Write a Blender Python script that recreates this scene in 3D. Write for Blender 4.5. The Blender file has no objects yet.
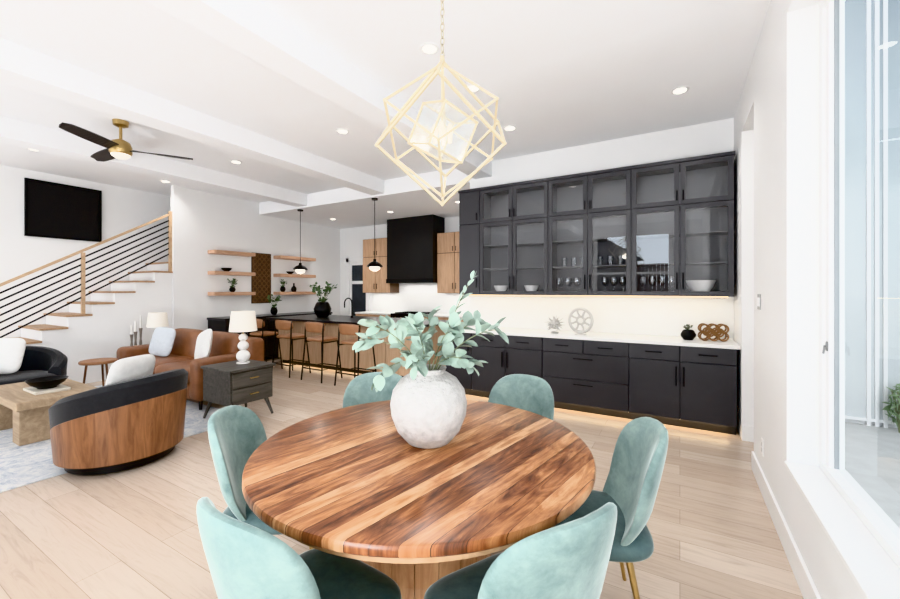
import bpy, bmesh, math, random
from mathutils import Vector, Matrix, Quaternion
random.seed(7)
S = bpy.context.scene
C = S.collection
PI = math.pi
try:
    S.view_settings.view_transform = 'Standard'
    S.view_settings.look = 'None'
    S.view_settings.exposure = 0.1
    S.view_settings.view_transform = 'Khronos PBR Neutral'
except Exception:
    pass

# ------------------------------------------------------------------ materials
def lin(c):
    out = []
    for v in c:
        v = v / 255.0
        out.append(v / 12.92 if v <= 0.04045 else ((v + 0.055) / 1.055) ** 2.4)
    return out
def rgba(c, k=1.0):
    l = lin(c)
    return (min(1, l[0] * k), min(1, l[1] * k), min(1, l[2] * k), 1)

def base_nodes(name):
    m = bpy.data.materials.new(name); m.use_nodes = True
    nt = m.node_tree
    b = nt.nodes['Principled BSDF']
    return m, nt, b
def coords(nt, scale=(1, 1, 1), rot=(0, 0, 0)):
    tc = nt.nodes.new('ShaderNodeTexCoord'); mp = nt.nodes.new('ShaderNodeMapping')
    mp.inputs['Scale'].default_value = scale; mp.inputs['Rotation'].default_value = rot
    nt.links.new(tc.outputs['Object'], mp.inputs['Vector'])
    return mp.outputs['Vector']
def ramp(nt, fac, stops):
    r = nt.nodes.new('ShaderNodeValToRGB')
    el = r.color_ramp.elements
    while len(el) < len(stops): el.new(0.5)
    for e, (p, c) in zip(el, stops):
        e.position = p; e.color = c
    nt.links.new(fac, r.inputs['Fac'])
    return r.outputs['Color']
def noise(nt, vec, scale, detail=4, rough=.55, dist=0):
    n = nt.nodes.new('ShaderNodeTexNoise')
    n.inputs['Scale'].default_value = scale; n.inputs['Detail'].default_value = detail
    n.inputs['Roughness'].default_value = rough; n.inputs['Distortion'].default_value = dist
    nt.links.new(vec, n.inputs['Vector'])
    return n.outputs['Fac']
def math_n(nt, op, a, b=None):
    n = nt.nodes.new('ShaderNodeMath'); n.operation = op
    for i, v in enumerate((a, b)):
        if v is None: continue
        if isinstance(v, (int, float)): n.inputs[i].default_value = v
        else: nt.links.new(v, n.inputs[i])
    return n.outputs[0]
def add_bump(nt, b, h, strength, dist=0.01):
    bp = nt.nodes.new('ShaderNodeBump'); bp.inputs['Strength'].default_value = strength
    bp.inputs['Distance'].default_value = dist
    nt.links.new(h, bp.inputs['Height']); nt.links.new(bp.outputs['Normal'], b.inputs['Normal'])

def M(name, col, rough=.5, metal=0, var=.05, scale=6, bump=0, bscale=80, sheen=0, stretch=(1, 1, 1), bdist=.01):
    m, nt, b = base_nodes(name)
    v = coords(nt, stretch)
    f = noise(nt, v, scale)
    c = ramp(nt, f, [(.3, rgba(col, 1 - var)), (.7, rgba(col, 1 + var))])
    nt.links.new(c, b.inputs['Base Color'])
    b.inputs['Roughness'].default_value = rough; b.inputs['Metallic'].default_value = metal
    if sheen:
        b.inputs['Sheen Weight'].default_value = sheen; b.inputs['Sheen Roughness'].default_value = .4
    if bump:
        add_bump(nt, b, noise(nt, v, bscale, 5), bump, bdist)
    return m
def VELVET(name, dark, light, scale=6.5):
    m, nt, b = base_nodes(name)
    v = coords(nt)
    f = noise(nt, v, scale, 6, .68, .25)
    nt.links.new(ramp(nt, f, [(.3, rgba(dark)), (.7, rgba(light))]), b.inputs['Base Color'])
    b.inputs['Roughness'].default_value = .8
    b.inputs['Sheen Weight'].default_value = .9; b.inputs['Sheen Roughness'].default_value = .3
    b.inputs['Sheen Tint'].default_value = (.92, 1, .98, 1)
    add_bump(nt, b, f, .14, .01)
    return m
def EM(name, col, strength, alpha=1):
    m, nt, b = base_nodes(name)
    v = coords(nt)
    c = ramp(nt, noise(nt, v, 5), [(.2, rgba(col, .97)), (.8, rgba(col, 1))])
    nt.links.new(c, b.inputs['Base Color']); nt.links.new(c, b.inputs['Emission Color'])
    b.inputs['Emission Strength'].default_value = strength
    b.inputs['Alpha'].default_value = alpha
    return m
def WOOD(name, c1, c2, axis='x', rough=.45, sc=1.0, bands=6):
    m, nt, b = base_nodes(name)
    st = {'x': (.6, bands, bands), 'y': (bands, .6, bands), 'z': (bands, bands, .6)}[axis]
    v = coords(nt, tuple(s * sc for s in st))
    f = noise(nt, v, 3.0, 7, .62, 1.2)
    c = ramp(nt, f, [(.3, rgba(c1)), (.7, rgba(c2))])
    nt.links.new(c, b.inputs['Base Color']); b.inputs['Roughness'].default_value = rough
    add_bump(nt, b, f, .08, .004)
    return m
def BOARDS(name, cols, w, rot, rough=.28):
    m, nt, b = base_nodes(name)
    v = coords(nt, (1, 1, 1), (0, 0, rot))
    sp = nt.nodes.new('ShaderNodeSeparateXYZ'); nt.links.new(v, sp.inputs[0])
    q = math_n(nt, 'DIVIDE', sp.outputs['X'], w)
    idx = math_n(nt, 'FLOOR', q)
    wn = nt.nodes.new('ShaderNodeTexWhiteNoise'); wn.noise_dimensions = '1D'
    nt.links.new(math_n(nt, 'ADD', idx, 83.3), wn.inputs['W'])
    def gvec(mx, my, o):
        cb = nt.nodes.new('ShaderNodeCombineXYZ')
        nt.links.new(math_n(nt, 'MULTIPLY', sp.outputs['X'], mx), cb.inputs[0])
        nt.links.new(math_n(nt, 'ADD', math_n(nt, 'MULTIPLY', sp.outputs['Y'], my), math_n(nt, 'MULTIPLY', idx, o)), cb.inputs[1])
        nt.links.new(sp.outputs['Z'], cb.inputs[2])
        return cb.outputs[0]
    g = noise(nt, gvec(13.0, 2.4, 7.3), 1.2, 5, .6, 2.2)
    f = noise(nt, gvec(34.0, 2.2, 3.1), 1.4, 8, .7, .9)
    mixv = math_n(nt, 'ADD', math_n(nt, 'MULTIPLY', g, .78), math_n(nt, 'MULTIPLY', wn.outputs['Value'], .38))
    mixv = math_n(nt, 'ADD', mixv, math_n(nt, 'MULTIPLY', f, .62))
    mixv = math_n(nt, 'SUBTRACT', mixv, .385)
    gap = math_n(nt, 'LESS_THAN', math_n(nt, 'FRACT', q), .035)
    mixv = math_n(nt, 'SUBTRACT', mixv, math_n(nt, 'MULTIPLY', gap, .26))
    n = len(cols)
    c = ramp(nt, mixv, [(.22 + .54 * i / (n - 1), rgba(k)) for i, k in enumerate(cols)])
    nt.links.new(c, b.inputs['Base Color']); b.inputs['Roughness'].default_value = rough
    add_bump(nt, b, f, .05, .003)
    return m
def FLOORMAT():
    m, nt, b = base_nodes('oak_floor')
    v = coords(nt)
    br = nt.nodes.new('ShaderNodeTexBrick')
    br.offset = .37; br.inputs['Scale'].default_value = 1
    br.inputs['Brick Width'].default_value = 1.9; br.inputs['Row Height'].default_value = .19
    br.inputs['Mortar Size'].default_value = .0014; br.inputs['Bias'].default_value = 0
    br.inputs['Color1'].default_value = rgba((196, 178, 162)); br.inputs['Color2'].default_value = rgba((213, 198, 184))
    br.inputs['Mortar'].default_value = rgba((166, 148, 131))
    nt.links.new(v, br.inputs['Vector'])
    v2 = coords(nt, (.9, 11, 1))
    g = noise(nt, v2, 2.4, 9, .68, 1.3)
    gc = ramp(nt, g, [(.28, (.76, .73, .70, 1)), (.5, (.95, .94, .93, 1)), (.7, (1, 1, 1, 1))])
    mx = nt.nodes.new('ShaderNodeMixRGB'); mx.blend_type = 'MULTIPLY'; mx.inputs[0].default_value = .85
    nt.links.new(br.outputs['Color'], mx.inputs[1]); nt.links.new(gc, mx.inputs[2])
    nt.links.new(mx.outputs[0], b.inputs['Base Color']); b.inputs['Roughness'].default_value = .27
    return m
def GLASS(name, tint=(1, 1, 1), r0=.03, rough=0.0, edge=.5):
    m = bpy.data.materials.new(name); m.use_nodes = True
    nt = m.node_tree; nt.nodes.clear()
    o = nt.nodes.new('ShaderNodeOutputMaterial'); mx = nt.nodes.new('ShaderNodeMixShader')
    t = nt.nodes.new('ShaderNodeBsdfTransparent'); g = nt.nodes.new('ShaderNodeBsdfGlossy')
    tc = nt.nodes.new('ShaderNodeTexCoord')
    tn = ramp(nt, noise(nt, tc.outputs['Object'], 2), [(.3, (*tint, 1)), (.7, (*[min(1, c * 1.01) for c in tint], 1))])
    nt.links.new(tn, t.inputs['Color']); g.inputs['Roughness'].default_value = rough
    lw = nt.nodes.new('ShaderNodeLayerWeight'); lw.inputs['Blend'].default_value = .5
    f = math_n(nt, 'ADD', math_n(nt, 'MULTIPLY', math_n(nt, 'POWER', lw.outputs['Facing'], 5.0), edge), r0)
    nt.links.new(f, mx.inputs[0]); nt.links.new(t.outputs[0], mx.inputs[1]); nt.links.new(g.outputs[0], mx.inputs[2])
    nt.links.new(mx.outputs[0], o.inputs[0])
    return m

WALL = M('white_wall_paint', (238, 238, 238), .75, var=.01, scale=2, bump=.02, bscale=150)
CEIL = M('white_ceiling_paint', (244, 245, 247), .85, var=.008, scale=2)
TRIM = M('white_trim', (240, 240, 240), .4, var=.01)
FLOOR = FLOORMAT()
CHAR = M('charcoal_lacquer', (54, 54, 58), .42, var=.06, scale=3)
CHARIN = M('grey_cabinet_interior', (88, 89, 93), .6, var=.04)
BLACK = M('black_metal', (16, 16, 17), .38, .5, var=.1)
BLKWOOD = M('black_stained', (30, 30, 32), .5, var=.15, scale=5, stretch=(1, 1, 6))
BLKFAB = M('black_fabric', (34, 35, 38), .9, var=.15, scale=30, bump=.2, bscale=300, sheen=.2)
QUARTZ = M('white_quartz', (236, 236, 235), .25, var=.03, scale=3)
DKTOP = M('dark_stone', (38, 38, 40), .3, var=.15, scale=8)
TEAL = VELVET('teal_velvet', (92, 116, 115), (146, 167, 162))
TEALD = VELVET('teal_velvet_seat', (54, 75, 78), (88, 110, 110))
BRASS = M('brushed_brass', (186, 160, 112), .3, 1, var=.05)
GOLDW = M('champagne_gold', (226, 214, 186), .38, .45, var=.06)
LEATHER = M('cognac_leather', (128, 86, 60), .45, var=.2, scale=7, bump=.1, bscale=90)
TANLEA = M('tan_leather', (152, 110, 80), .5, var=.12, scale=7, bump=.06)
LINEN = M('white_linen', (220, 219, 217), .95, var=.06, scale=20, bump=.25, bscale=200)
BLUEFAB = M('pale_grey_fabric', (192, 197, 203), .95, var=.06, scale=20, bump=.25, bscale=200)
SHADE = EM('lampshade_linen', (240, 235, 226), .15)
CERAM = M('white_ceramic', (230, 228, 225), .45, var=.03)
STONEW = M('rough_white_ceramic', (198, 196, 194), .95, var=.16, scale=30, bump=1.0, bscale=40, bdist=.018)
LEAF = M('eucalyptus_leaf', (158, 177, 165), .6, var=.3, scale=9)
LEAFG = M('green_leaf', (74, 100, 64), .6, var=.3, scale=9)
STEM = M('green_stem', (128, 134, 104), .7, var=.15)
TABLETOP = BOARDS('acacia_boards', [(74, 42, 28), (132, 82, 53), (180, 127, 86), (216, 174, 134)], .066, math.radians(10))
PEDWOOD = WOOD('acacia_pedestal', (160, 116, 82), (204, 164, 126), 'z', .5, 1, 7)
APRWOOD = WOOD('acacia_apron', (180, 144, 110), (212, 180, 146), 'x', .5, 1, 7)
PALEWOOD = WOOD('pale_wood', (186, 162, 136), (214, 196, 172), 'x', .5)
OAKX = WOOD('oak_tread', (154, 120, 90), (190, 156, 122), 'x', .5)
OAKY = WOOD('oak_along_y', (176, 146, 116), (204, 176, 146), 'y', .5)
SHELFW = WOOD('pinkish_oak_shelf', (180, 140, 114), (206, 170, 144), 'y', .5)
KITWOOD = WOOD('kitchen_wood', (180, 144, 114), (208, 174, 144), 'z', .5)
ISLWOOD = WOOD('island_oak', (182, 152, 124), (204, 176, 148), 'z', .5)
WALNUT = WOOD('walnut_veneer', (96, 62, 42), (150, 106, 74), 'z', .35, 1.2, 6)
CTABLE = WOOD('coffee_table_wood', (148, 126, 103), (184, 162, 135), 'x', .6)
CARVED = WOOD('carved_brown', (62, 44, 30), (92, 66, 46), 'z', .6)
CHARWOOD = WOOD('charcoal_wood', (58, 56, 53), (92, 88, 82), 'x', .5, 1, 7)
DBLADE = M('dark_blade', (44, 38, 36), .5, var=.15, scale=5, stretch=(6, 1, 1))
GPANE = GLASS('cabinet_glass', (.91, .92, .935), .08)
WPANE = GLASS('window_glass', (.95, .965, .965), .05, edge=.3)
GWARE = GLASS('clear_glassware', (.86, .88, .90), .12, .02)
LENS = EM('downlight_lens', (255, 250, 240), 6)
GLOBE = EM('opal_globe', (255, 248, 236), 1.1)
BULB = EM('warm_bulb', (255, 243, 222), 2.6)
LED = EM('warm_led', (255, 226, 180), 3.5)
CRYSTAL = GLASS('clear_crystal', (.93, .94, .94), .24, .2)
ARTBLK = M('black_art', (16, 16, 17), .7, var=.4, scale=40, bump=.5, bscale=120)
GREYEXT = M('exterior_siding', (218, 220, 220), .7, var=.02)
PATIO = M('patio_concrete', (200, 201, 199), .8, var=.06)
def rugmat():
    m, nt, b = base_nodes('rug_weave')
    v = coords(nt)
    f = noise(nt, v, 4.6, 10, .85, 2.4)
    c = ramp(nt, f, [(.36, rgba((144, 155, 174))), (.47, rgba((194, 198, 204))), (.58, rgba((219, 218, 216)))])
    nt.links.new(c, b.inputs['Base Color']); b.inputs['Roughness'].default_value = 1
    add_bump(nt, b, noise(nt, v, 200, 3), .3)
    return m
RUG = rugmat()

# ------------------------------------------------------------------ mesh helpers
def nb(): return bmesh.new()
def box(bm, x0, x1, y0, y1, z0, z1, bev=0, seg=2):
    v = [bm.verts.new(p) for p in ((x0,y0,z0),(x1,y0,z0),(x1,y1,z0),(x0,y1,z0),(x0,y0,z1),(x1,y0,z1),(x1,y1,z1),(x0,y1,z1))]
    fs = [bm.faces.new([v[i] for i in f]) for f in ((0,3,2,1),(4,5,6,7),(0,1,5,4),(1,2,6,5),(2,3,7,6),(3,0,4,7))]
    if bev:
        es = list({e for f in fs for e in f.edges})
        bmesh.ops.bevel(bm, geom=es, offset=bev, segments=seg, affect='EDGES', profile=.5)
    return bm
def quad(bm, pts):
    bm.faces.new([bm.verts.new(p) for p in pts]); return bm
def tube(bm, pts, r, seg=8, closed=False, rs=None):
    pts = [Vector(p) for p in pts]; n = len(pts); rings = []
    prev = None
    for i, p in enumerate(pts):
        if closed: t = pts[(i+1) % n] - pts[i-1]
        elif i == 0: t = pts[1] - pts[0]
        elif i == n-1: t = pts[-1] - pts[-2]
        else: t = (pts[i+1]-p).normalized() + (p-pts[i-1]).normalized()
        t.normalize()
        if prev is None:
            up = Vector((0,0,1)) if abs(t.z) < .95 else Vector((1,0,0))
            a = t.cross(up).normalized()
        else:
            a = (prev - t*prev.dot(t)).normalized()
        prev = a; b = t.cross(a)
        rr = rs[i] if rs else r
        off = PI/4 if seg == 4 else 0
        rings.append([bm.verts.new(p + (a*math.cos(2*PI*k/seg+off) + b*math.sin(2*PI*k/seg+off))*rr) for k in range(seg)])
    m = n if closed else n-1
    for i in range(m):
        A, B = rings[i], rings[(i+1) % n]
        for k in range(seg):
            bm.faces.new((A[k], A[(k+1)%seg], B[(k+1)%seg], B[k]))
    if not closed:
        bm.faces.new(list(reversed(rings[0]))); bm.faces.new(rings[-1])
    return bm
def cyl(bm, p0, p1, r0, r1=None, seg=20):
    return tube(bm, [p0, p1], r0, seg, rs=[r0, r0 if r1 is None else r1])
def lathe(bm, prof, seg=32, c=(0,0,0)):
    c = Vector(c); rings = []
    for r, z in prof:
        if r < 1e-5: rings.append([bm.verts.new(c + Vector((0,0,z)))])
        else: rings.append([bm.verts.new(c + Vector((r*math.cos(2*PI*k/seg), r*math.sin(2*PI*k/seg), z))) for k in range(seg)])
    for A, B in zip(rings, rings[1:]):
        if len(A) == 1 and len(B) == 1: continue
        for k in range(seg):
            k2 = (k+1) % seg
            if len(A) == 1: bm.faces.new((A[0], B[k2], B[k]))
            elif len(B) == 1: bm.faces.new((A[k], A[k2], B[0]))
            else: bm.faces.new((A[k], A[k2], B[k2], B[k]))
    return bm
def sp(v, e): return math.copysign(abs(v)**e, v)
def sup(bm, c, r, n1=2.5, n2=2.5, seg=32, rings=14, axis='z', f=None):
    rows = []
    for i in range(rings+1):
        ph = -PI/2 + PI*i/rings
        cz = sp(math.sin(ph), 2/n2); cr = abs(math.cos(ph))**(2/n2) if 0 < i < rings else 0
        row = []
        for k in range(seg if cr else 1):
            th = 2*PI*k/seg
            a, b2 = cr*sp(math.cos(th), 2/n1), cr*sp(math.sin(th), 2/n1)
            if axis == 'z': p = [a, b2, cz]
            elif axis == 'y': p = [a, -cz, b2]
            else: p = [cz, a, b2]
            p = Vector((c[0]+p[0]*r[0], c[1]+p[1]*r[1], c[2]+p[2]*r[2]))
            if f: p = Vector(f(p))
            row.append(bm.verts.new(p))
        rows.append(row)
    for A, B in zip(rows, rows[1:]):
        for k in range(seg):
            k2 = (k+1) % seg
            if len(A) == 1: bm.faces.new((A[0], B[k2], B[k]))
            elif len(B) == 1: bm.faces.new((A[k], A[k2], B[0]))
            else: bm.faces.new((A[k], A[k2], B[k2], B[k]))
    return bm
def arcwall(bm, r0, r1, a0, a1, zb, zt, n=40, taper=0):
    secs = []
    for i in range(n+1):
        a = a0 + (a1-a0)*i/n
        t = zt(a) if callable(zt) else zt
        def P(r, z):
            k = 1 - taper*(1 - z/.7)
            return bm.verts.new((r*k*math.cos(a), r*k*math.sin(a), z))
        e = (r1-r0)*.28
        secs.append([P(r1, zb), P(r1, zb+(t-zb)*.5), P(r1, t-e), P(r1-e, t), P(r0+e, t), P(r0, t-e), P(r0, zb)])
    m = 7
    for A, B in zip(secs, secs[1:]):
        for k in range(m):
            bm.faces.new((A[k], B[k], B[(k+1)%m], A[(k+1)%m]))
    bm.faces.new(list(secs[0])); bm.faces.new(list(reversed(secs[-1])))
    return bm
def obj(name, bm, mat, parent=None, smooth=False, loc=None, label=None):
    bmesh.ops.recalc_face_normals(bm, faces=bm.faces)
    me = bpy.data.meshes.new(name); bm.to_mesh(me); bm.free()
    me.materials.append(mat)
    if smooth:
        for p in me.polygons: p.use_smooth = True
        try: me.set_sharp_from_angle(angle=math.radians(40))
        except Exception: pass
    o = bpy.data.objects.new(name, me); C.objects.link(o)
    if parent: o.parent = parent
    if loc: o.location = loc
    if label: o['label'] = label
    return o
def tag(o, label, cat, group=None):
    o['label'] = label; o['category'] = cat
    if group: o['group'] = group
    return o
def thing(name, label, cat, loc=(0,0,0), rz=0, group=None):
    o = bpy.data.objects.new(name, None); C.objects.link(o)
    o.empty_display_size = .1
    o.location = loc; o.rotation_euler = (0, 0, rz)
    return tag(o, label, cat, group)
def struct(name, bm, mat, parent=None, smooth=False):
    o = obj(name, bm, mat, parent, smooth)
    o['kind'] = 'structure'
    return o
def dup(o, loc=None, rz=None, label=None, parent=None):
    c = o.copy(); C.objects.link(c)
    if parent: c.parent = parent
    if loc is not None: c.location = loc
    if rz is not None: c.rotation_euler = (0, 0, rz)
    if label: c['label'] = label
    for ch in list(o.children): dup(ch, parent=c)
    return c

# ------------------------------------------------------------------ camera
H = 1.46
YAW = math.radians(30.2)
cam = bpy.data.cameras.new('camera'); co = bpy.data.objects.new('camera', cam); C.objects.link(co)
co.location = (0, 0, H); co.rotation_euler = (PI/2, 0, YAW)
cam.sensor_width = 36; cam.lens = 36*395/900; cam.shift_y = -9.5/900; cam.clip_start = .02
S.camera = co

# ------------------------------------------------------------------ setting
CZ = 3.38; KZ = 3.12
WX = .52; WY = 5.40
WE = -2.79
struct('floor', box(nb(), -9.1, .95, -2.6, 8.0, -.1, 0), FLOOR)
b = nb(); box(b, -9.1, .95, -2.6, WY, CZ, CZ+.12); box(b, -9.1, WE, WY, 8.0, KZ, CZ+.12); struct('ceiling', b, CEIL)
for i, x in enumerate((-2.42, -4.47, -6.45)):
    struct('trim_%d' % (i+1), box(nb(), x-.28, x, -2.6, WY, CZ-.23, CZ), CEIL)
b = nb(); box(b, WE, .95, WY, WY+.1, 0, CZ); box(b, WE, WE+.1, WY+.1, 7.8, 0, CZ); struct('wall_back', b, WALL)
# right wall with window opening and niche
WY0, WY1, WZ0, WZ1 = .55, 2.874, .476, 3.02
b = nb()
box(b, WX, .74, -2.6, WY0, 0, CZ); box(b, WX, .74, WY0, WY1, 0, WZ0); box(b, WX, .74, WY0, WY1, WZ1, CZ)
box(b, WX, .74, WY1, 4.02, 0, CZ); box(b, WX, .86, 4.02, 4.75, 3.0, CZ); box(b, WX, .9, 4.75, WY, 0, CZ)
box(b, .86, .92, 3.95, 4.75, 0, CZ); box(b, .74, .86, 3.96, 4.02, 0, CZ)
struct('wall_right', b, WALL)
b = nb(); box(b, WX-.016, WX, -2.6, 4.02, 0, .15, .004); struct('baseboard_right', b, TRIM)
b = nb(); box(b, WX+.0, .86, 4.734, 4.75, 0, .15, .004); struct('baseboard_niche', b, TRIM)
b = nb(); box(b, -9.1, -9.0, -2.6, 7.8, 0, CZ); struct('wall_left', b, WALL)
b = nb(); box(b, -8.1, -8.0, 3.697, 7.8, 0, CZ); struct('wall_shelves', b, WALL)
b = nb(); box(b, -8.0, -7.985, 3.7, 4.28, 0, .15); box(b, -8.0, -7.985, 6.95, 7.8, 0, .15); struct('baseboard_shelves', b, TRIM)
b = nb(); box(b, -9.1, -7.66, 7.8, 7.9, 0, KZ); box(b, -7.66, -7.04, 7.8, 7.9, 2.2, KZ); box(b, -7.04, WE, 7.8, 7.9, 0, KZ); struct('wall_kitchen', b, WALL)
# rear wall with tall windows, behind the camera
b = nb()
ops = [(-8.6, -5.9), (-2.25, -.2)]
xs = [-9.0] + [v for o_ in ops for v in o_] + [WX]
for i in range(0, len(xs), 2): box(b, xs[i], xs[i+1], -2.6, -2.5, 0, CZ)
for a, c in ops:
    box(b, a, c, -2.6, -2.5, 0, .35); box(b, a, c, -2.6, -2.5, 3.1, CZ)
struct('wall_rear', b, WALL)
for i, (a, c) in enumerate(ops):
    b = nb(); m_ = (a+c)/2
    for x in (a+.03, m_, c-.03): box(b, x-.04, x+.04, -2.58, -2.52, .35, 3.1)
    for z in (.38, 1.95, 3.07): box(b, a, c, -2.575, -2.525, z-.03, z+.03)
    struct('window_%d' % (i+2), b, TRIM)
# neighbouring house and fence outside the rear window (seen mirrored in the cabinet glass)
b = nb(); box(b, -4.6, -1.55, -8.4, -7.2, -.3, 2.7); nbh = struct('wall_neighbour', b, M('neighbour_stucco', (150, 142, 132), .8, var=.06))
b = nb()
vs = [b.verts.new(p) for p in ((-4.9, -7.0, 2.7), (-1.3, -7.0, 2.7), (-3.1, -7.0, 3.9), (-4.9, -8.6, 2.7), (-1.3, -8.6, 2.7), (-3.1, -8.6, 3.9))]
for f in ((0,1,2), (3,5,4), (0,2,5,3), (1,4,5,2), (0,3,4,1)): b.faces.new([vs[i] for i in f])
obj('roof', b, M('neighbour_roof', (92, 80, 74), .8, var=.15), nbh)
b = nb()
for k in range(30): box(b, -1.4+k*.13, -1.28+k*.13, -6.55, -6.5, -.3, 2.45)
struct('wall_fence', b, WOOD('fence_wood', (96, 72, 52), (140, 108, 80), 'z', .8))
# pantry doorway in kitchen wall
b = nb()
box(b, -7.76, -7.66, 7.77, 7.8, 0, 2.3); box(b, -7.04, -6.94, 7.77, 7.8, 0, 2.3); box(b, -7.76, -6.94, 7.77, 7.8, 2.2, 2.3)
d1 = struct('door_1', b, TRIM)
b = nb(); box(b, -7.66, -7.60, 7.82, 7.86, 0, 2.2); box(b, -7.10, -7.04, 7.82, 7.86, 0, 2.2); box(b, -7.60, -7.10, 7.82, 7.86, 2.12, 2.2); box(b, -7.60, -7.10, 7.82, 7.86, 0, .25); box(b, -7.60, -7.10, 7.82, 7.86, 1.62, 1.7)
obj('door_leaf', b, TRIM, d1)
obj('door_pane', box(nb(), -7.60, -7.10, 7.835, 7.845, .25, 2.12), M('dim_pane', (62, 66, 72), .15, var=.25, scale=3), d1)
# window on the right
b = nb()
fx0, fx1 = .655, .735
box(b, fx0, fx1, WY1-.06, WY1, WZ0, WZ1); box(b, fx0, fx1, WY0, WY0+.06, WZ0, WZ1)
box(b, fx0, fx1, WY0+.06, WY1-.06, WZ0, WZ0+.06); box(b, fx0, fx1, WY0+.06, WY1-.06, WZ1-.06, WZ1)
box(b, fx0, fx1, 1.66, 1.76, WZ0+.06, WZ1-.06)
w1 = struct('window_1', b, TRIM)
b = nb()
for y0, y1 in ((1.76, WY1-.06), (WY0+.06, 1.66)):
    box(b, .67, .73, y0, y0+.035, WZ0+.06, WZ1-.06); box(b, .67, .73, y1-.045, y1, WZ0+.06, WZ1-.06)
obj('sash', b, TRIM, w1)
b = nb()
for y in (WY1-.06-.051, 1.76+.035): box(b, .69, .71, y, y+.006, WZ0+.06, WZ1-.06)
obj('gasket', b, M('pale_grey_gasket', (140, 145, 148), .6), w1)
obj('pane', quad(nb(), [(.701, WY0+.06, WZ0+.06), (.701, WY1-.06, WZ0+.06), (.701, WY1-.06, WZ1-.06), (.701, WY0+.06, WZ1-.06)]), WPANE, w1)
b = nb(); box(b, .662, .67, WY1-.1, WY1-.08, 1.14, 1.19, .003); tube(b, [(.664, WY1-.09, 1.165), (.655, WY1-.09, 1.165), (.652, WY1-.09, 1.125)], .005)
obj('latch', b, M('steel_latch', (120, 120, 120), .35, .6), w1, True)
struct('trim_4', box(nb(), WX-.012, fx0, WY0, WY1, WZ0-.001, WZ0+.022, .004), TRIM)
# exterior: pale wing of the house with tall glazed doors across a patio
b = nb(); box(b, .76, 9, -4, 14, -.35, -.15); struct('patio_floor', b, PATIO)
b = nb(); box(b, .95, 9, 6.6, 6.8, -.15, 6.2); struct('wall_exterior', b, GREYEXT)
b = nb()
for x in (1.64, 1.92, 1.99, 2.06, 2.52, 3.0, 3.42): box(b, x, x+.035, 6.545, 6.6, -.15, 5.6)
for z in (-.1, 5.57): box(b, 1.64, 3.45, 6.55, 6.6, z, z+.035)
we = struct('window_4', b, TRIM)
def extglass():
    m, nt, bb = base_nodes('pale_window_glass')
    v = coords(nt)
    sx_ = nt.nodes.new('ShaderNodeSeparateXYZ'); nt.links.new(v, sx_.inputs[0])
    f = math_n(nt, 'ADD', math_n(nt, 'MULTIPLY', sx_.outputs['Z'], .16), math_n(nt, 'MULTIPLY', noise(nt, v, .9, 2), .2))
    nt.links.new(ramp(nt, f, [(.1, rgba((206, 211, 212))), (.5, rgba((184, 193, 196))), (.95, rgba((138, 150, 157)))]), bb.inputs['Base Color'])
    bb.inputs['Roughness'].default_value = .12
    return m
obj('pane', box(nb(), 1.675, 3.42, 6.57, 6.59, -.1, 5.58), extglass(), we)
def shrub(loc, rad, h, label, n=110):
    t = thing('garden_shrub', label, 'shrub', loc)
    bm = nb(); rs = random.Random(5)
    for k in range(n):
        a = rs.random()*2*PI; e = rs.uniform(-.9, 1)
        p = Vector((rad*math.cos(a)*math.sqrt(max(0, 1-e*e)), rad*math.sin(a)*math.sqrt(max(0, 1-e*e)), .1+(h-.1)*.5 + e*(h-.1)*.5))*rs.uniform(.8, 1.02)
        d = Vector((rs.gauss(0,1), rs.gauss(0,1), rs.gauss(0,1.6))).normalized(); s = d.orthogonal().normalized()
        l, w = .06, .015
        vs = [bm.verts.new(p+q) for q in (-d*l, s*w, d*l, -s*w)]
        bm.faces.new(vs)
    obj('foliage', bm, M('pale_shrub_leaf', (134, 154, 120), .6, var=.3, scale=9), t)
    bm = nb()
    for k in range(6):
        a = k*PI/3; tube(bm, [(0,0,0), (.3*rad*math.cos(a), .3*rad*math.sin(a), h*.5), (.6*rad*math.cos(a), .6*rad*math.sin(a), h*.85)], .007, 6)
    obj('stem', bm, STEM, t)
shrub((2.14, 6.4, -.15), .1, .55, 'small green shrub on the patio seen low through the right window', 90)

# ------------------------------------------------------------------ wall plates
def plate(loc, label, cat, kind):
    t = thing('light_switch' if kind == 's' else 'wall_outlet', label, cat, loc)
    b = nb(); box(b, -.006, 0, -.06 if kind == 's' else -.035, .06 if kind == 's' else .035, -.058, .058, .002)
    obj('plate', b, TRIM if kind != 's' else M('grey_plate', (150, 150, 150), .4), t)
    b = nb()
    if kind == 's':
        for y in (-.028, .028): box(b, -.010, -.006, y-.016, y+.016, -.033, .033)
        obj('rocker', b, TRIM, t)
    else:
        for z in (-.02, .02): box(b, -.008, -.006, -.016, .016, z-.014, z+.014)
        obj('socket', b, M('socket_grey', (200, 200, 200), .4), t)
plate((WX, 3.75, 1.37), 'double light switch plate on the right wall beside the niche', 'light switch', 's')
plate((WX, 3.62, .32), 'white power outlet low on the right wall above baseboard', 'outlet', 'o')

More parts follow.
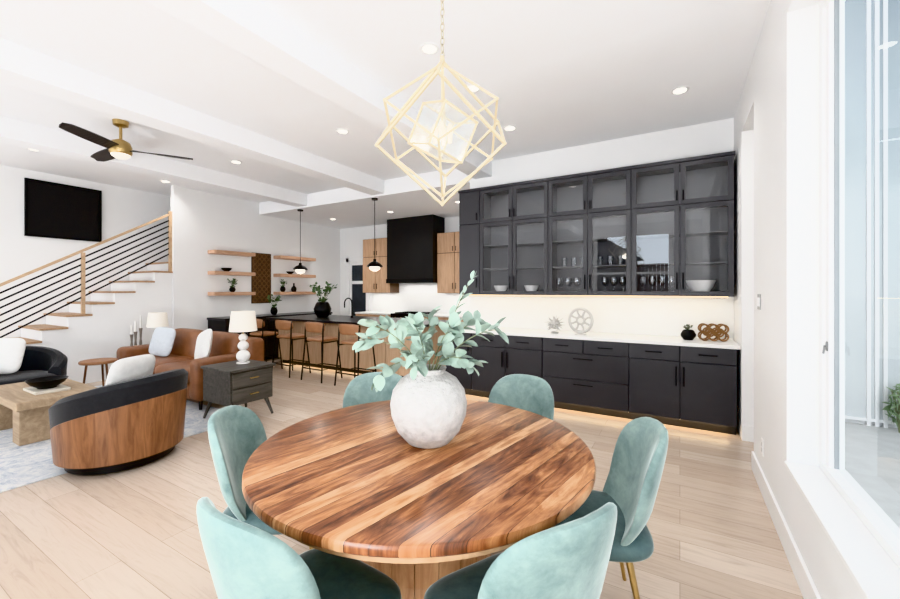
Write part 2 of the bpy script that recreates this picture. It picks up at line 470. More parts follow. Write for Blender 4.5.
# ------------------------------------------------------------------ black cabinets
G = .004
def pull(bm_parent, x, z, horiz, L=.13, y=-.022):
    b = nb()
    if horiz:
        tube(b, [(x-L/2, y-.024, z), (x+L/2, y-.024, z)], .006, 8)
        for s in (-1, 1): tube(b, [(x+s*L*.36, y, z), (x+s*L*.36, y-.024, z)], .004, 6)
    else:
        tube(b, [(x, y-.024, z-L/2), (x, y-.024, z+L/2)], .007, 8)
        for s in (-1, 1): tube(b, [(x, y, z+s*L*.36), (x, y-.024, z+s*L*.36)], .004, 6)
    return obj('handle', b, BLACK, bm_parent, True)
def slab_door(t, x0, x1, z0, z1, mat, name='door', handle=None, hl=.13, g=G):
    d = obj(name, box(nb(), x0+g, x1-g, -.022, 0, z0+g, z1-g, .002, 1), mat, t)
    if handle: pull(d, handle[0], handle[1], handle[2], hl)
    return d
def glass_door(t, x0, x1, z0, z1, mat, handle, hl=.13, gm=None):
    w = .05
    b = nb(); x0 += G; x1 -= G; z0 += G; z1 -= G
    box(b, x0, x0+w, -.022, 0, z0, z1); box(b, x1-w, x1, -.022, 0, z0, z1)
    box(b, x0+w, x1-w, -.022, 0, z0, z0+w); box(b, x0+w, x1-w, -.022, 0, z1-w, z1)
    d = obj('door', b, mat, t)
    obj('pane', quad(nb(), [(x0+w, -.011, z0+w), (x1-w, -.011, z0+w), (x1-w, -.011, z1-w), (x0+w, -.011, z1-w)]), gm or GPANE, d)
    pull(d, handle[0], handle[1], False, hl)
UZ0, UZM, UZ1 = 1.39, 2.40, 2.87
UF = 5.06; UD = WY - UF - .005
def upper(x0, x1, label, solid=False):
    t = thing('upper_cabinet', label, 'cabinet', (x0, UF, 0), group='black wall cabinets above the white counter')
    W = x1-x0; b = nb(); th = .019
    box(b, 0, th, 0, UD, UZ0, UZ1); box(b, W-th, W, 0, UD, UZ0, UZ1)
    box(b, th, W-th, UD-.012, UD, UZ0, UZ1)
    for z in (UZ0, UZM-th/2, UZ1-th): box(b, th, W-th, 0, UD-.012, z, z+th)
    obj('body', b, CHAR, t)
    if not solid:
        b = nb(); box(b, th, W-th, .002, UD-.013, UZ0+th, UZ0+th+.002)
        box(b, th, W-th, UD-.016, UD-.013, UZ0+th, UZ1-th)
        for x in (th, W-th-.002): box(b, x, x+.002, .004, UD-.016, UZ0+th+.002, UZ1-th)
        obj('liner', b, CHARIN, t)
        b = nb()
        for z in (1.75, 2.08): box(b, th+.002, W-th-.002, .03, UD-.02, z, z+.015)
        obj('shelf', b, CHARIN, t)
        m = W/2
        glass_door(t, 0, m, UZ0, UZM, CHAR, (m-.03, UZ0+.17), .18); glass_door(t, m, W, UZ0, UZM, CHAR, (m+.03, UZ0+.17), .18)
        glass_door(t, 0, m, UZM, UZ1, CHAR, (m-.03, UZM+.1), .11); glass_door(t, m, W, UZM, UZ1, CHAR, (m+.03, UZM+.1), .11)
    else:
        slab_door(t, 0, W, UZ0, UZM, CHAR, handle=(W-.04, UZ0+.17, False)); slab_door(t, 0, W, UZM, UZ1, CHAR, handle=(W-.04, UZM+.1, False), hl=.1)
    return t
upper(-.49, .49, 'black glass door wall cabinet nearest the niche, white bowl inside')
upper(-1.47, -.49, 'middle black glass door wall cabinet holding a row of wine glasses')
upper(-2.45, -1.47, 'black glass door wall cabinet next to the narrow solid panel')
upper(WE+.01, -2.45, 'narrow solid black wall cabinet at the kitchen end of the row', True)
obj_crown = obj('crown_rail', box(nb(), WE, .5, UF-.03, WY, UZ1, UZ1+.035), CHAR); tag(obj_crown, 'black rail capping the tops of the black wall cabinets', 'cabinet rail')
BF = 4.81; BD = WY-BF-.005; BT = .875
def base(x0, x1, label, kind):
    t = thing('base_cabinet', label, 'cabinet', (x0, BF, 0), group='black base cabinets under the white counter')
    W = x1-x0
    b = nb(); box(b, 0, W, .001, BD, .1, BT); obj('body', b, CHAR, t)
    obj('toe_kick', box(nb(), 0, W, .075, BD, 0, .1), BLKWOOD, t)
    m = W/2; zt = BT-.165
    if kind == 'panel':
        slab_door(t, 0, W, .1, BT, CHAR, handle=(W-.04, .7, False))
        return
    for a, c in ((0, m), (m, W)):
        slab_door(t, a, c, zt, BT, CHAR, 'drawer', ((a+c)/2, zt+.085, True), .16)
    if kind == 'doors':
        slab_door(t, 0, m, .1, zt, CHAR, handle=(m-.035, zt-.15, False), hl=.2); slab_door(t, m, W, .1, zt, CHAR, handle=(m+.035, zt-.15, False), hl=.2)
    else:
        zm = (.1+zt)/2
        slab_door(t, 0, W, .1, zm, CHAR, 'drawer', (m, zm-.06, True), .22); slab_door(t, 0, W, zm, zt, CHAR, 'drawer', (m, zt-.06, True), .22)
base(-.49, .49, 'black two door base cabinet nearest the niche and right wall', 'doors')
base(-1.47, -.49, 'middle black base cabinet with two wide deep drawers', 'drawers')
base(-2.45, -1.47, 'black two door base cabinet left of the wide drawers', 'doors')
base(-2.86, -2.45, 'narrow single door black base cabinet at the kitchen end', 'panel')
ct = obj('countertop', box(nb(), -2.885, .515, BF-.035, WY-.002, BT, BT+.035, .004), QUARTZ); tag(ct, 'long white quartz countertop on the black base cabinets', 'countertop')
bs = struct('trim_5', box(nb(), WE, .515, WY-.012, WY, BT+.036, UZ0-.004), QUARTZ)
b = nb(); box(b, -2.7, .45, 5.22, 5.24, UZ0-.012, UZ0); tag(obj('led_strip', b, LED), 'warm light strip under the black wall cabinets', 'light strip')
b = nb(); box(b, -2.8, .45, BF+.04, BF+.055, .088, .0985); tag(obj('led_strip', b, LED), 'warm light strip at the toe kick below the black base cabinets', 'light strip')

# glassware in cabinets
def wine_glass(loc, label, group):
    b = nb()
    lathe(b, [(0,0),(.033,0),(.033,.003),(.005,.008),(.004,.09),(.02,.105),(.036,.135),(.037,.165),(.03,.205),(.028,.205),(.034,.165),(.033,.137),(.018,.109),(0,.1)], 20)
    o = obj('wine_glass', b, GWARE, None, True, loc); return tag(o, label, 'wine glass', group)
g0 = None
zb = UZ0+.0225
for i, x in enumerate((-1.36, -1.25, -1.14, -.80, -.70, -.60)):
    l = 'clear stemmed wine glass standing in the middle black glass door cabinet'
    for y in (5.16, 5.27):
        if g0 is None: g0 = wine_glass((x, y, zb), l, 'wine glasses in the middle cabinet')
        else: dup(g0, (x, y, zb))
g1 = None
for i, x in enumerate((-.38, -.28, -.18, -.08)):
    l = 'clear stemmed wine glass in the cabinet with the white bowl'
    for y in (5.16, 5.27):
        if g1 is None: g1 = wine_glass((x, y, zb), l, 'wine glasses beside the white bowl')
        else: dup(g1, (x, y, zb))
def tumbler(loc):
    b = nb(); lathe(b, [(0,0),(.03,0),(.037,.11),(.034,.11),(.028,.008),(0,.008)], 20)
    return tag(obj('tumbler', b, GWARE, None, True, loc), 'clear tumbler on a shelf of the middle cabinet', 'tumbler', 'tumblers on the middle cabinet shelf')
t0 = tumbler((-1.3, 5.2, 1.766))
for x in (-1.18, -1.06, -.86, -.74, -.62): dup(t0, (x, 5.2, 1.766))
def bowl(name, loc, r, h, mat, label, cat='bowl', foot=.45):
    b = nb(); lathe(b, [(0,0),(r*foot,0),(r*foot,.008),(r*.8,h*.5),(r,h),(r*.96,h),(r*.76,h*.52),(r*.4,.018),(0,.016)], 32)
    return tag(obj(name, b, mat, None, True, loc), label, cat)
bowl('serving_bowl', (.2, 5.23, zb), .145, .155, CERAM, 'white serving bowl inside the rightmost black glass cabinet')
for k, (x, zz) in enumerate(((-2.2, zb), (-1.75, zb))):
    bowl('stacked_bowl', (x, 5.22, zz), .10, .11, CERAM, ['white bowl behind the left door of the cabinet beside the solid panel', 'white bowl behind the right door of the cabinet beside the solid panel'][k])

# counter decor
ZC = BT+.035
CREAM = M('cream_ceramic', (186, 184, 180), .5, var=.06)
t = thing('spiky_ornament', 'small spiky white ornament on the counter beside the wheel ornament', 'ornament', (-1.37, 4.98, ZC))
b = nb(); lathe(b, [(0,0),(.05,0),(.055,.012),(.025,.03),(0,.035)], 20); obj('base', b, CREAM, t, True)
rs_ = random.Random(4); b = nb()
sup(b, (0,0,.12), (.065,.065,.065), 2, 2, 16, 10)
for k in range(40):
    zc_ = 1-2*(k+.5)/40; an = k*2.39996; rr_ = math.sqrt(1-zc_*zc_)
    d = Vector((rr_*math.cos(an), rr_*math.sin(an), zc_))
    if d.z < -.75: continue
    cyl(b, Vector((0,0,.12))+d*.05, Vector((0,0,.12))+d*rs_.uniform(.11, .145), .012, .002, 6)
obj('spikes', b, CREAM, t)
t = thing('wheel_ornament', 'round white spoked wheel ornament on a stand on the white counter', 'ornament', (-1.05, 4.98, ZC), math.radians(-10))
b = nb(); tube(b, [(.142*math.cos(a), 0, .178+.142*math.sin(a)) for a in [2*PI*k/32 for k in range(32)]], .020, 8, True); obj('ring', b, CREAM, t, True)
b = nb(); tube(b, [(.045*math.cos(a), 0, .178+.045*math.sin(a)) for a in [2*PI*k/24 for k in range(24)]], .017, 8, True); obj('hub', b, CREAM, t, True)
b = nb()
for k in range(8):
    a = 2*PI*k/8+.2; tube(b, [(.045*math.cos(a), 0, .178+.045*math.sin(a)), (.095*math.cos(a+.18), 0, .178+.095*math.sin(a+.18)), (.142*math.cos(a+.1), 0, .178+.142*math.sin(a+.1))], .014, 6)
obj('spoke', b, CREAM, t, True)
b = nb(); box(b, -.07, .07, -.03, .03, 0, .015, .004); box(b, -.02, .02, -.012, .012, .015, .035); obj('stand', b, CREAM, t)
def potted(name, loc, r, h, potmat, leafmat, n, spread, height, label, cat='plant', seed=1, leaf=.05):
    rnd = random.Random(seed)
    t = thing(name, label, cat, loc)
    b = nb(); lathe(b, [(0,0),(r*.6,0),(r*.95,h*.35),(r,h*.55),(r*.75,h*.9),(r*.6,h),(r*.52,h),(r*.6,h*.85),(0,h*.8)], 24); obj('pot', b, potmat, t, True)
    st = nb(); lf = nb()
    for k in range(n):
        a = rnd.random()*2*PI; d = spread*rnd.uniform(.3, 1); z1 = h+height*rnd.uniform(.5, 1)
        p0 = Vector((0,0,h*.8)); p2 = Vector((d*math.cos(a), d*math.sin(a), z1)); p1 = (p0+p2)/2+Vector((0,0,height*.12))
        tube(st, [p0, p1, p2], .002, 5)
        for q in range(5):
            c = p0.lerp(p1, q/2.5) if q < 2 else p1.lerp(p2, (q-1.5)/2.6)
            dr = Vector((rnd.gauss(0,1), rnd.gauss(0,1), rnd.uniform(-.1, 1))).normalized(); sd = dr.orthogonal().normalized()
            vs = [lf.verts.new(c+v) for v in (Vector(), dr*leaf*.5+sd*leaf*.3, dr*leaf, dr*leaf*.5-sd*leaf*.3)]; lf.faces.new(vs)
    obj('stem', st, STEM, t); obj('foliage', lf, leafmat, t)
    return t
potted('potted_plant', (.08, 5.1, ZC), .075, .11, BLACK, M('dusty_leaf', (92, 98, 82), .6, var=.2), 9, .05, .045, 'small plant in a dark pot on the white counter', seed=3, leaf=.035)
t = thing('lattice_ornament', 'rounded brown ring lattice ornament at the right end of the white counter', 'ornament', (.31, 5.12, ZC), .15)
GOLDB = M('antique_gold', (132, 96, 60), .5, .2, var=.15)
for y in (-.045, .045):
    b = nb()
    for x, z in ((-.085, .052), (0, .052), (.085, .052), (-.085, .135), (0, .135), (.085, .135), (-.043, .094), (.043, .094)):
        tube(b, [(x+.043*math.cos(a), y, z+.043*math.sin(a)) for a in [2*PI*k/18 for k in range(18)]], .009, 6, True)
    obj('ring_panel', b, GOLDB, t, True)
b = nb()
for x in (-.125, .125):
    for z in (.052, .135): tube(b, [(x, -.045, z), (x, .045, z)], .008, 6)
for x in (-.085, 0, .085):
    for z in (.01, .176): tube(b, [(x, -.045, z), (x, .045, z)], .008, 6)
obj('crossbar', b, GOLDB, t, True)

# ------------------------------------------------------------------ dining table
camR = Vector((math.cos(YAW), math.sin(YAW), 0)); camF = Vector((-math.sin(YAW), math.cos(YAW), 0))
tp = camF*1.825 + camR*(-.12)
TX, TY, TH, TR = tp.x, tp.y, .76, .745
t = thing('dining_table', 'round wooden plank dining table with thick pedestal', 'table', (TX, TY, 0))
b = nb(); lathe(b, [(0,TH-.042),(TR-.012,TH-.042),(TR-.003,TH-.036),(TR,TH-.03),(TR,TH-.012),(TR-.004,TH-.003),(TR-.012,TH),(0,TH)], 96); obj('table_top', b, TABLETOP, t, True)
b = nb(); lathe(b, [(0,TH-.09),(.685,TH-.09),(.685,TH-.043),(0,TH-.043)], 80); obj('apron', b, APRWOOD, t, True)
b = nb()
for k in range(20):
    a = 2*PI*k/20; ca, sa = math.cos(a), math.sin(a)
    prof = [(.47, .669), (.42, .58), (.34, .49), (.30, .40), (.29, .30), (.33, .15), (.38, .05)]
    ring = []
    for r, z in prof:
        ww = r*math.tan(PI/20)*.97
        o1 = Vector((r*ca, r*sa, z)); s = Vector((-sa, ca, 0)); n_ = Vector((ca, sa, 0))
        ring.append([b.verts.new(o1+s*ww), b.verts.new(o1+s*ww*.85-n_*.04), b.verts.new(o1-s*ww*.85-n_*.04), b.verts.new(o1-s*ww)])
    for A, B in zip(ring, ring[1:]):
        for q in range(4): b.faces.new((A[q], A[(q+1)%4], B[(q+1)%4], B[q]))
    b.faces.new(ring[0]); b.faces.new(list(reversed(ring[-1])))
obj('pedestal', b, PEDWOOD, t)
b = nb(); lathe(b, [(0,0),(.39,0),(.40,.01),(.40,.045),(.39,.051),(0,.051)], 48); obj('base_plate', b, PEDWOOD, t, True)

# dining chairs
def dining_chair(label):
    t = thing('dining_chair', label, 'chair', (0,0,0), group='teal velvet dining chairs around the table')
    def bf(p):
        z = p.z; k = max(0, (.62-z)/.3)
        x = p.x*(1-.06*k)
        return (x, p.y + 1.4*x*x + .9*max(0, .54-z)**1.5 - (z-.44)*.24, z)
    b = nb(); sup(b, (0, -.22, .6), (.25, .032, .265), 3.1, 3.2, 48, 16, 'y', bf); obj('backrest', b, TEAL, t, True)
    b = nb(); sup(b, (0, -.015, .40), (.245, .25, .062), 3.8, 2.8, 48, 16, 'z', lambda p: (p.x*(1+.05*(p.y/.235)), p.y, p.z-.012*(1-(p.x/.245)**2) if p.z > .40 else p.z)); obj('seat', b, TEALD, t, True)
    for sx in (-1, 1):
        for sy in (-1, 1):
            b = nb(); cyl(b, (sx*.16, .0+sy*.15, .355), (sx*.215, sy*.215, 0), .015, .009, 14); obj('leg', b, BRASS, t, True)
    b = nb(); box(b, -.17, .17, -.16, .16, .335, .355, .004); obj('seat_frame', b, BLACK, t)
    return t
CH = [(56.3, .84, -6, 'teal velvet dining chair at the far side of the table facing the black drawers side'),
      (112, .80, 0, 'teal velvet dining chair at the far side of the table nearest the kitchen island'),
      (167, .725, 20, 'teal velvet dining chair at the left of the table, toward the living room'),
      (0, .745, -12, 'teal velvet dining chair at the right of the table beside the right wall'),
      (236.5, .60, 0, 'teal velvet dining chair in the left foreground, tucked under the table'),
      (301, .605, 0, 'teal velvet dining chair in the middle foreground, its back to the viewer')]
ch0 = None
for a, D, ro, l in CH:
    w = math.radians(a)+YAW
    loc = (TX+D*math.cos(w), TY+D*math.sin(w), 0); rz = w+PI/2+math.radians(ro)
    if ch0 is None:
        ch0 = dining_chair(l); ch0.location = loc; ch0.rotation_euler = (0,0,rz)
    else: dup(ch0, loc, rz, l)

# vase and eucalyptus
vp = tp + camR*.022
b = nb()
prof = [(0,0),(.085,0),(.1,.008),(.145,.06),(.172,.13),(.177,.18),(.165,.24),(.13,.29),(.092,.314),(.078,.322),(.076,.332),(.082,.342),(.074,.344),(.065,.332),(.066,.314),(.1,.28),(.13,.2),(.1,.05),(0,.03)]
lathe(b, prof, 48)
tag(obj('vase', b, STONEW, None, True, (vp.x, vp.y, TH)), 'rough white round ceramic vase in the centre of the dining table', 'vase')
t = thing('eucalyptus_bunch', 'bunch of pale green eucalyptus branches in the rough white vase', 'branches', (vp.x, vp.y, TH))
rnd = random.Random(11)
def leaf_mesh(bm, p, d, up, L, W):
    d = d.normalized(); s = d.cross(up)
    if s.length < .1: s = d.orthogonal()
    s.normalize(); n_ = s.cross(d)
    N = 6; L_, R_, M_ = [], [], []
    for i in range(N+1):
        u = i/N; w = W*(math.sin(PI*min(1, u*.98+.02))**.75)*(.8+.35*u); c = p + d*L*u - n_*(.22*L*u*u)
        M_.append(bm.verts.new(c)); L_.append(bm.verts.new(c+s*w+n_*w*.22)); R_.append(bm.verts.new(c-s*w+n_*w*.22))
    for i in range(N):
        bm.faces.new((M_[i], M_[i+1], L_[i+1], L_[i])); bm.faces.new((M_[i], R_[i], R_[i+1], M_[i+1]))
br = [(-.30, .05, .10), (-.23, -.1, .18), (-.11, .1, .14), (-.05, -.14, .18), (.11, -.05, .17), (.22, .08, .19), (.30, -.04, .16), (.0, .12, .21), (.20, .06, .39), (-.20, -.15, -.02), (.18, -.12, .02), (-.04, -.2, .03)]
for bi, (rx, fy, hz) in enumerate(br):
    p0 = Vector((rx*.1, fy*.1, .30)); p3 = camR*rx + camF*fy + Vector((0, 0, .36+hz)); p1 = Vector((0,0,.39)) + (camR*rx+camF*fy)*.2
    pm = p1.lerp(p3, .55) + Vector((0, 0, .05))
    pts = []
    for i in range(13):
        u = i/12; pts.append((1-u)**3*p0 + 3*u*(1-u)**2*p1 + 3*u*u*(1-u)*pm + u**3*p3)
    b = nb(); tube(b, pts, .003, 6, rs=[.0036-.002*i/12 for i in range(13)]); bo = obj('branch', b, STEM, t, True)
    b = nb()
    spike = bi == 8
    for i in range(4, 13):
        if not spike and i in (5, 8): continue
        if spike and i < 6: continue
        tg = (pts[i]-pts[i-1]).normalized()
        for sgn in (0, 1) if i < 12 else (0, 1, 2):
            a = rnd.random()*PI + sgn*PI
            o1 = tg.orthogonal().normalized(); o1 = Quaternion(tg, a) @ o1
            d = (o1*.8 + tg*.75 + Vector((0,0,.1)))
            L = rnd.uniform(.06, .088)*(.6 if spike and i > 9 else 1.0)
            if spike: d = o1*.4+tg
            leaf_mesh(b, pts[i], d, Vector((rnd.gauss(0,.5), rnd.gauss(0,.5), 1)), L, L*(.22 if spike else .35))
    lo = obj('leaves', b, LEAF, bo, True)

# ------------------------------------------------------------------ chandelier
CHZ = 2.18
cp = camF*1.81 + camR*(-.035)
t = thing('chandelier', 'geometric champagne gold cube chandelier hanging over the dining table', 'chandelier', (cp.x, cp.y, 0))
def cube_frame(s, q, r, c):
    b = nb(); vs = [Vector((x, y, z))*s/2 for x in (-1, 1) for y in (-1, 1) for z in (-1, 1)]
    for i in range(8):
        for j in range(i+1, 8):
            if abs((vs[i]-vs[j]).length - s) < 1e-5:
                p, q2 = q @ vs[i] + c, q @ vs[j] + c; e = (q2-p).normalized()*r*.7
                tube(b, [p-e, q2+e], r, 4)
    return b
qv = Vector((1,1,1)).rotation_difference(Vector((0,0,1)))
vtest = qv @ Vector((1,1,-1)); az = math.atan2(vtest.y, vtest.x)
qh = Quaternion((0,0,1), YAW+math.radians(28)-az) @ qv
qh2 = Quaternion((0,0,1), YAW+math.radians(88)-az) @ qv
cc = Vector((0,0,CHZ))
obj('outer_frame', cube_frame(.38, qh, .0068, cc), GOLDW, t)
obj('middle_frame', cube_frame(.335, Quaternion(camR, math.radians(8)) @ qh2, .0064, cc+Vector((0,0,.005))), GOLDW, t)
qi = Quaternion((0,0,1), YAW+math.radians(35)) @ Quaternion((1,0,0), math.radians(18)) @ Quaternion((0,1,0), math.radians(14))
obj('shade_frame', cube_frame(.19, qi, .0045, cc), GOLDW, t)
b = nb(); box(b, -.092, .092, -.092, .092, -.092, .092, .003)
so = obj('light_shade', b, CRYSTAL, t); so.location = (0, 0, CHZ); so.rotation_euler = qi.to_euler()
for k in range(4):
    a = k*PI/2+.4; b = nb(); lathe(b, [(0,-.045),(.008,-.045),(.009,-.01),(.014,.0),(.015,.012),(.006,.036),(0,.042)], 14, (.035*math.cos(a), .035*math.sin(a), CHZ)); obj('bulb', b, BULB, t, True)
b = nb()
z = CHZ+.335; k = 0
cyl(b, (0,0,CHZ+.02), (0,0,CHZ+.335), .005, None, 8); cyl(b, (0,0,CHZ+.32), (0,0,CHZ+.35), .012, .009, 12)
obj('stem', b, GOLDW, t, True)
b = nb()
while z < CZ-.06:
    a = 0 if k % 2 == 0 else PI/2
    pts = []
    for q in range(12):
        th = 2*PI*q/12; x_, z_ = .009*math.cos(th), .021*math.sin(th)
        pts.append((x_*math.cos(a), x_*math.sin(a), z+.018+z_))
    tube(b, pts, .0024, 6, True); z += .033; k += 1
obj('chain', b, M('champagne_silver', (190, 182, 164), .3, .9), t, True)
b = nb(); lathe(b, [(0,CZ-.04),(.02,CZ-.04),(.06,CZ-.025),(.065,CZ-.001),(0,CZ-.001)], 28); obj('canopy', b, GOLDW, t, True)

# ------------------------------------------------------------------ downlights
dl0 = None
def downlight(x, y, z, label):
    global dl0
    if dl0 is None:
        dl0 = thing('downlight', label, 'downlight', (x, y, z), group='recessed ceiling downlights')
        b = nb(); lathe(b, [(.055,-.001),(.055,-.008),(.06,-.011),(.078,-.006),(.08,-.0005),(.055,-.001)], 32); obj('trim_ring', b, TRIM, dl0, True)
        b = nb(); lathe(b, [(0,-.004),(.055,-.004),(.055,-.0015),(0,-.0015)], 24); obj('lens', b, LENS, dl0)
    else: dup(dl0, (x, y, z), 0, label)
DL = [(0, 4.39, CZ, 'downlight in the ceiling in front of the rightmost black wall cabinet'),
      (-1.72, 2.63, CZ, 'downlight in the ceiling seen just behind the chandelier chain'),
      (-1.74, 4.40, CZ, 'downlight in the ceiling right of the chandelier near the cabinets'),
      (-1.70, 3.35, CZ, 'downlight in the ceiling glimpsed through the chandelier frame'),
      (-3.52, 3.47, CZ, 'downlight left of the chandelier, between the first two ceiling beams'),
      (-5.74, 3.5, CZ, 'downlight in the middle ceiling bay behind the fan'),
      (-7.85, 3.5, CZ, 'downlight nearest the top of the stairs'),
      (-7.6, 1.8, CZ, 'downlight above the stair railing in the leftmost ceiling bay'),
      (-3.6, 6.5, KZ, 'downlight in the lower kitchen ceiling near the black hood right side'),
      (-5.3, 6.6, KZ, 'downlight in the lower kitchen ceiling in front of the hood'),
      (-7.0, 6.6, KZ, 'downlight in the lower kitchen ceiling by the pantry door')]
for d in DL: downlight(*d)

# ------------------------------------------------------------------ ceiling fan
FX, FY = -5.5, 2.0
t = thing('ceiling_fan', 'brass ceiling fan with three dark blades', 'ceiling fan', (FX, FY, 0))
b = nb(); lathe(b, [(0,CZ-.07),(.03,CZ-.07),(.07,CZ-.05),(.075,CZ-.001),(0,CZ-.001)], 32); obj('canopy', b, BRASS, t, True)
b = nb(); cyl(b, (0,0,3.15), (0,0,CZ-.06), .015, None, 16); obj('downrod', b, BRASS, t, True)
b = nb(); lathe(b, [(0,3.0),(.09,3.0),(.105,3.02),(.105,3.09),(.085,3.14),(.03,3.17),(0,3.17)], 36); obj('motor_housing', b, BRASS, t, True)
b = nb(); lathe(b, [(0,2.955),(.05,2.96),(.085,2.985),(.09,2.999),(0,2.999)], 32); obj('light_dome', b, GLOBE, t, True)
for a in (180, 300, 60):
    b = nb(); N = 14; up_ = []; dn = []
    for i in range(N+1):
        u = i/N; x = .09+.6*u; w = .055+.022*math.sin(PI*min(1, u*.9)); w *= math.sqrt(max(.05, 1-max(0, (u-.9)/.1)**2))
        tl = .012*(1-u)
        up_.append((b.verts.new((x, -w, 3.055-tl)), b.verts.new((x, w, 3.075+tl)))); dn.append((b.verts.new((x, -w, 3.045-tl)), b.verts.new((x, w, 3.065+tl))))
    for i in range(N):
        b.faces.new((up_[i][0], up_[i+1][0], up_[i+1][1], up_[i][1])); b.faces.new((dn[i][0], dn[i][1], dn[i+1][1], dn[i+1][0]))
        b.faces.new((up_[i][0], dn[i][0], dn[i+1][0], up_[i+1][0])); b.faces.new((up_[i][1], up_[i+1][1], dn[i+1][1], dn[i][1]))
    b.faces.new((up_[0][0], up_[0][1], dn[0][1], dn[0][0])); b.faces.new((up_[N][0], dn[N][0], dn[N][1], up_[N][1]))
    o = obj('blade', b, DBLADE, t); o.rotation_euler = (0, 0, math.radians(a))

# ------------------------------------------------------------------ stairs
t = thing('staircase', 'white staircase with wooden treads along the left wall', 'stairs', (-8.5, 3.69, 0))
RI, RU, NS = .18, .285, 11
TT = .03
b = nb()
for k in range(1, NS):
    y0 = -RU*(NS-k)
    box(b, -.49, .48, y0, y0+RU, 0, RI*k-TT)
box(b, -.49, .39, 0, 1.2, 0, RI*NS-TT)
obj('stair_body', b, WALL, t)
for k in range(1, NS):
    y0 = -RU*(NS-k)
    obj('tread', box(nb(), -.49, .5, y0-.03, y0+RU, RI*k-TT, RI*k, .006), OAKX, t)
obj('tread', box(nb(), -.49, .385, -.03, 1.2, RI*NS-TT, RI*NS, .006), OAKX, t)
t = thing('stair_railing', 'wooden stair handrail with black horizontal rods along the staircase', 'railing', (-8.06, 3.69, 0))
def zr(y): return RI*NS + y*RI/RU
b = nb(); ya, yb = -2.92, -.02
tube(b, [(0, ya, zr(ya)+.88), (0, yb, zr(yb)+.88)], .026, 4); obj('handrail', b, OAKY, t)
for y in (-2.92, -1.24, -.02):
    k = NS + math.floor((y+.03)/RU)
    zb_ = max(0, RI*k)+.002 if y < -.1 else RI*(NS-1)+.002
    obj('post', box(nb(), -.022, .022, y-.022, y+.022, zb_, zr(y)+(.85 if y < -.1 else .93)), OAKY, t)
for k in range(7):
    b = nb(); h = .16+k*.102
    tube(b, [(0, ya, zr(ya)+h), (0, yb, zr(yb)+h)], .0115, 8); obj('rod', b, BLACK, t)

t = thing('wall_panel', 'large square black framed artwork on the stair wall', 'artwork', (-9.0, 2.5, 2.78))
b = nb(); W, Hh = .48, .46
box(b, 0.002, .04, -W, -W+.03, -Hh, Hh); box(b, 0.002, .04, W-.03, W, -Hh, Hh); box(b, 0.002, .04, -W+.03, W-.03, -Hh, -Hh+.03); box(b, 0.002, .04, -W+.03, W-.03, Hh-.03, Hh); obj('frame', b, BLACK, t)
obj('canvas', box(nb(), 0.002, .022, -W+.03, W-.03, -Hh+.03, Hh-.03), ARTBLK, t)

# ------------------------------------------------------------------ bar with shelves
def shelf(y0, y1, z, label):
    o = obj('floating_shelf', box(nb(), -8.0, -7.75, y0, y1, z-.07, z, .004), SHELFW); return tag(o, label, 'shelf', 'floating wooden shelves on the bar wall')
for z, l in ((2.24, 'top'), (1.83, 'middle'), (1.42, 'bottom')):
    shelf(4.3, 5.15, z, l + ' floating wooden shelf left of the carved panel')
    shelf(5.75, 6.75, z, l + ' floating wooden shelf right of the carved panel')
t = thing('carved_panel', 'tall brown carved wood panel hung between the floating shelves', 'wall art', (-7.995, 5.44, 1.72))
box_b = nb(); box(box_b, 0, .03, -.23, .23, -.55, .55, .006); obj('panel', box_b, CARVED, t)
b = nb()
for i in range(4):
    for j in range(9):
        y, z = -.165+i*.11, -.48+j*.12
        tube(b, [(.032, y+.045*math.cos(a), z+.05*math.sin(a)) for a in [2*PI*k/14 for k in range(14)]], .008, 6, True)
obj('carving', b, M('carving_brown', (112, 84, 60), .6, var=.1), t, True)
for i, (y0, l) in enumerate(((4.3, 'black bar base cabinet nearest the stairs'), (5.17, 'black bar base cabinet under the carved panel'), (6.04, 'black bar base cabinet nearest the pantry door'))):
    t = thing('bar_cabinet', l, 'cabinet', (-7.4, y0, 0), PI/2, 'black bar base cabinets')
    obj('body', box(nb(), 0, .87, .001, .59, .1, .88), BLKWOOD, t); obj('toe_kick', box(nb(), 0, .87, .06, .59, 0, .1), BLACK, t)
    slab_door(t, 0, .435, .1, .88, BLKWOOD, handle=(.4, .7, False)); slab_door(t, .435, .87, .1, .88, BLKWOOD, handle=(.47, .7, False))
tag(obj('countertop', box(nb(), -7.995, -7.37, 4.28, 6.93, .88, .92, .004), DKTOP), 'dark stone bar countertop under the floating shelves', 'countertop')
potted('potted_plant', (-7.87, 4.72, 1.42), .06, .1, BLACK, LEAFG, 14, .08, .16, 'small green plant on the bottom left floating shelf', seed=5)
bowl('shelf_bowl', (-7.87, 4.6, 1.83), .1, .07, BLACK, 'black bowl on the middle left floating shelf')
potted('potted_plant', (-7.87, 5.9, 1.42), .06, .12, BLACK, LEAFG, 12, .08, .14, 'small green plant on the bottom right floating shelf', seed=8)
def bottle_vase(loc, s, mat, label):
    b = nb(); lathe(b, [(0,0),(.05*s,0),(.07*s,.05*s),(.065*s,.11*s),(.022*s,.16*s),(.02*s,.22*s),(.026*s,.235*s),(.018*s,.235*s),(.015*s,.16*s),(0,.15*s)], 24)
    tag(obj('bottle_vase', b, mat, None, True, loc), label, 'vase')
bottle_vase((-7.87, 6.2, 1.42), .85, BLACK, 'slender black vase on the bottom right floating shelf')
bottle_vase((-7.87, 6.45, 1.83), .8, CERAM, 'slender white vase on the middle right floating shelf')
bowl('shelf_bowl', (-7.87, 6.1, 1.83), .09, .06, BLACK, 'black bowl on the middle right floating shelf')
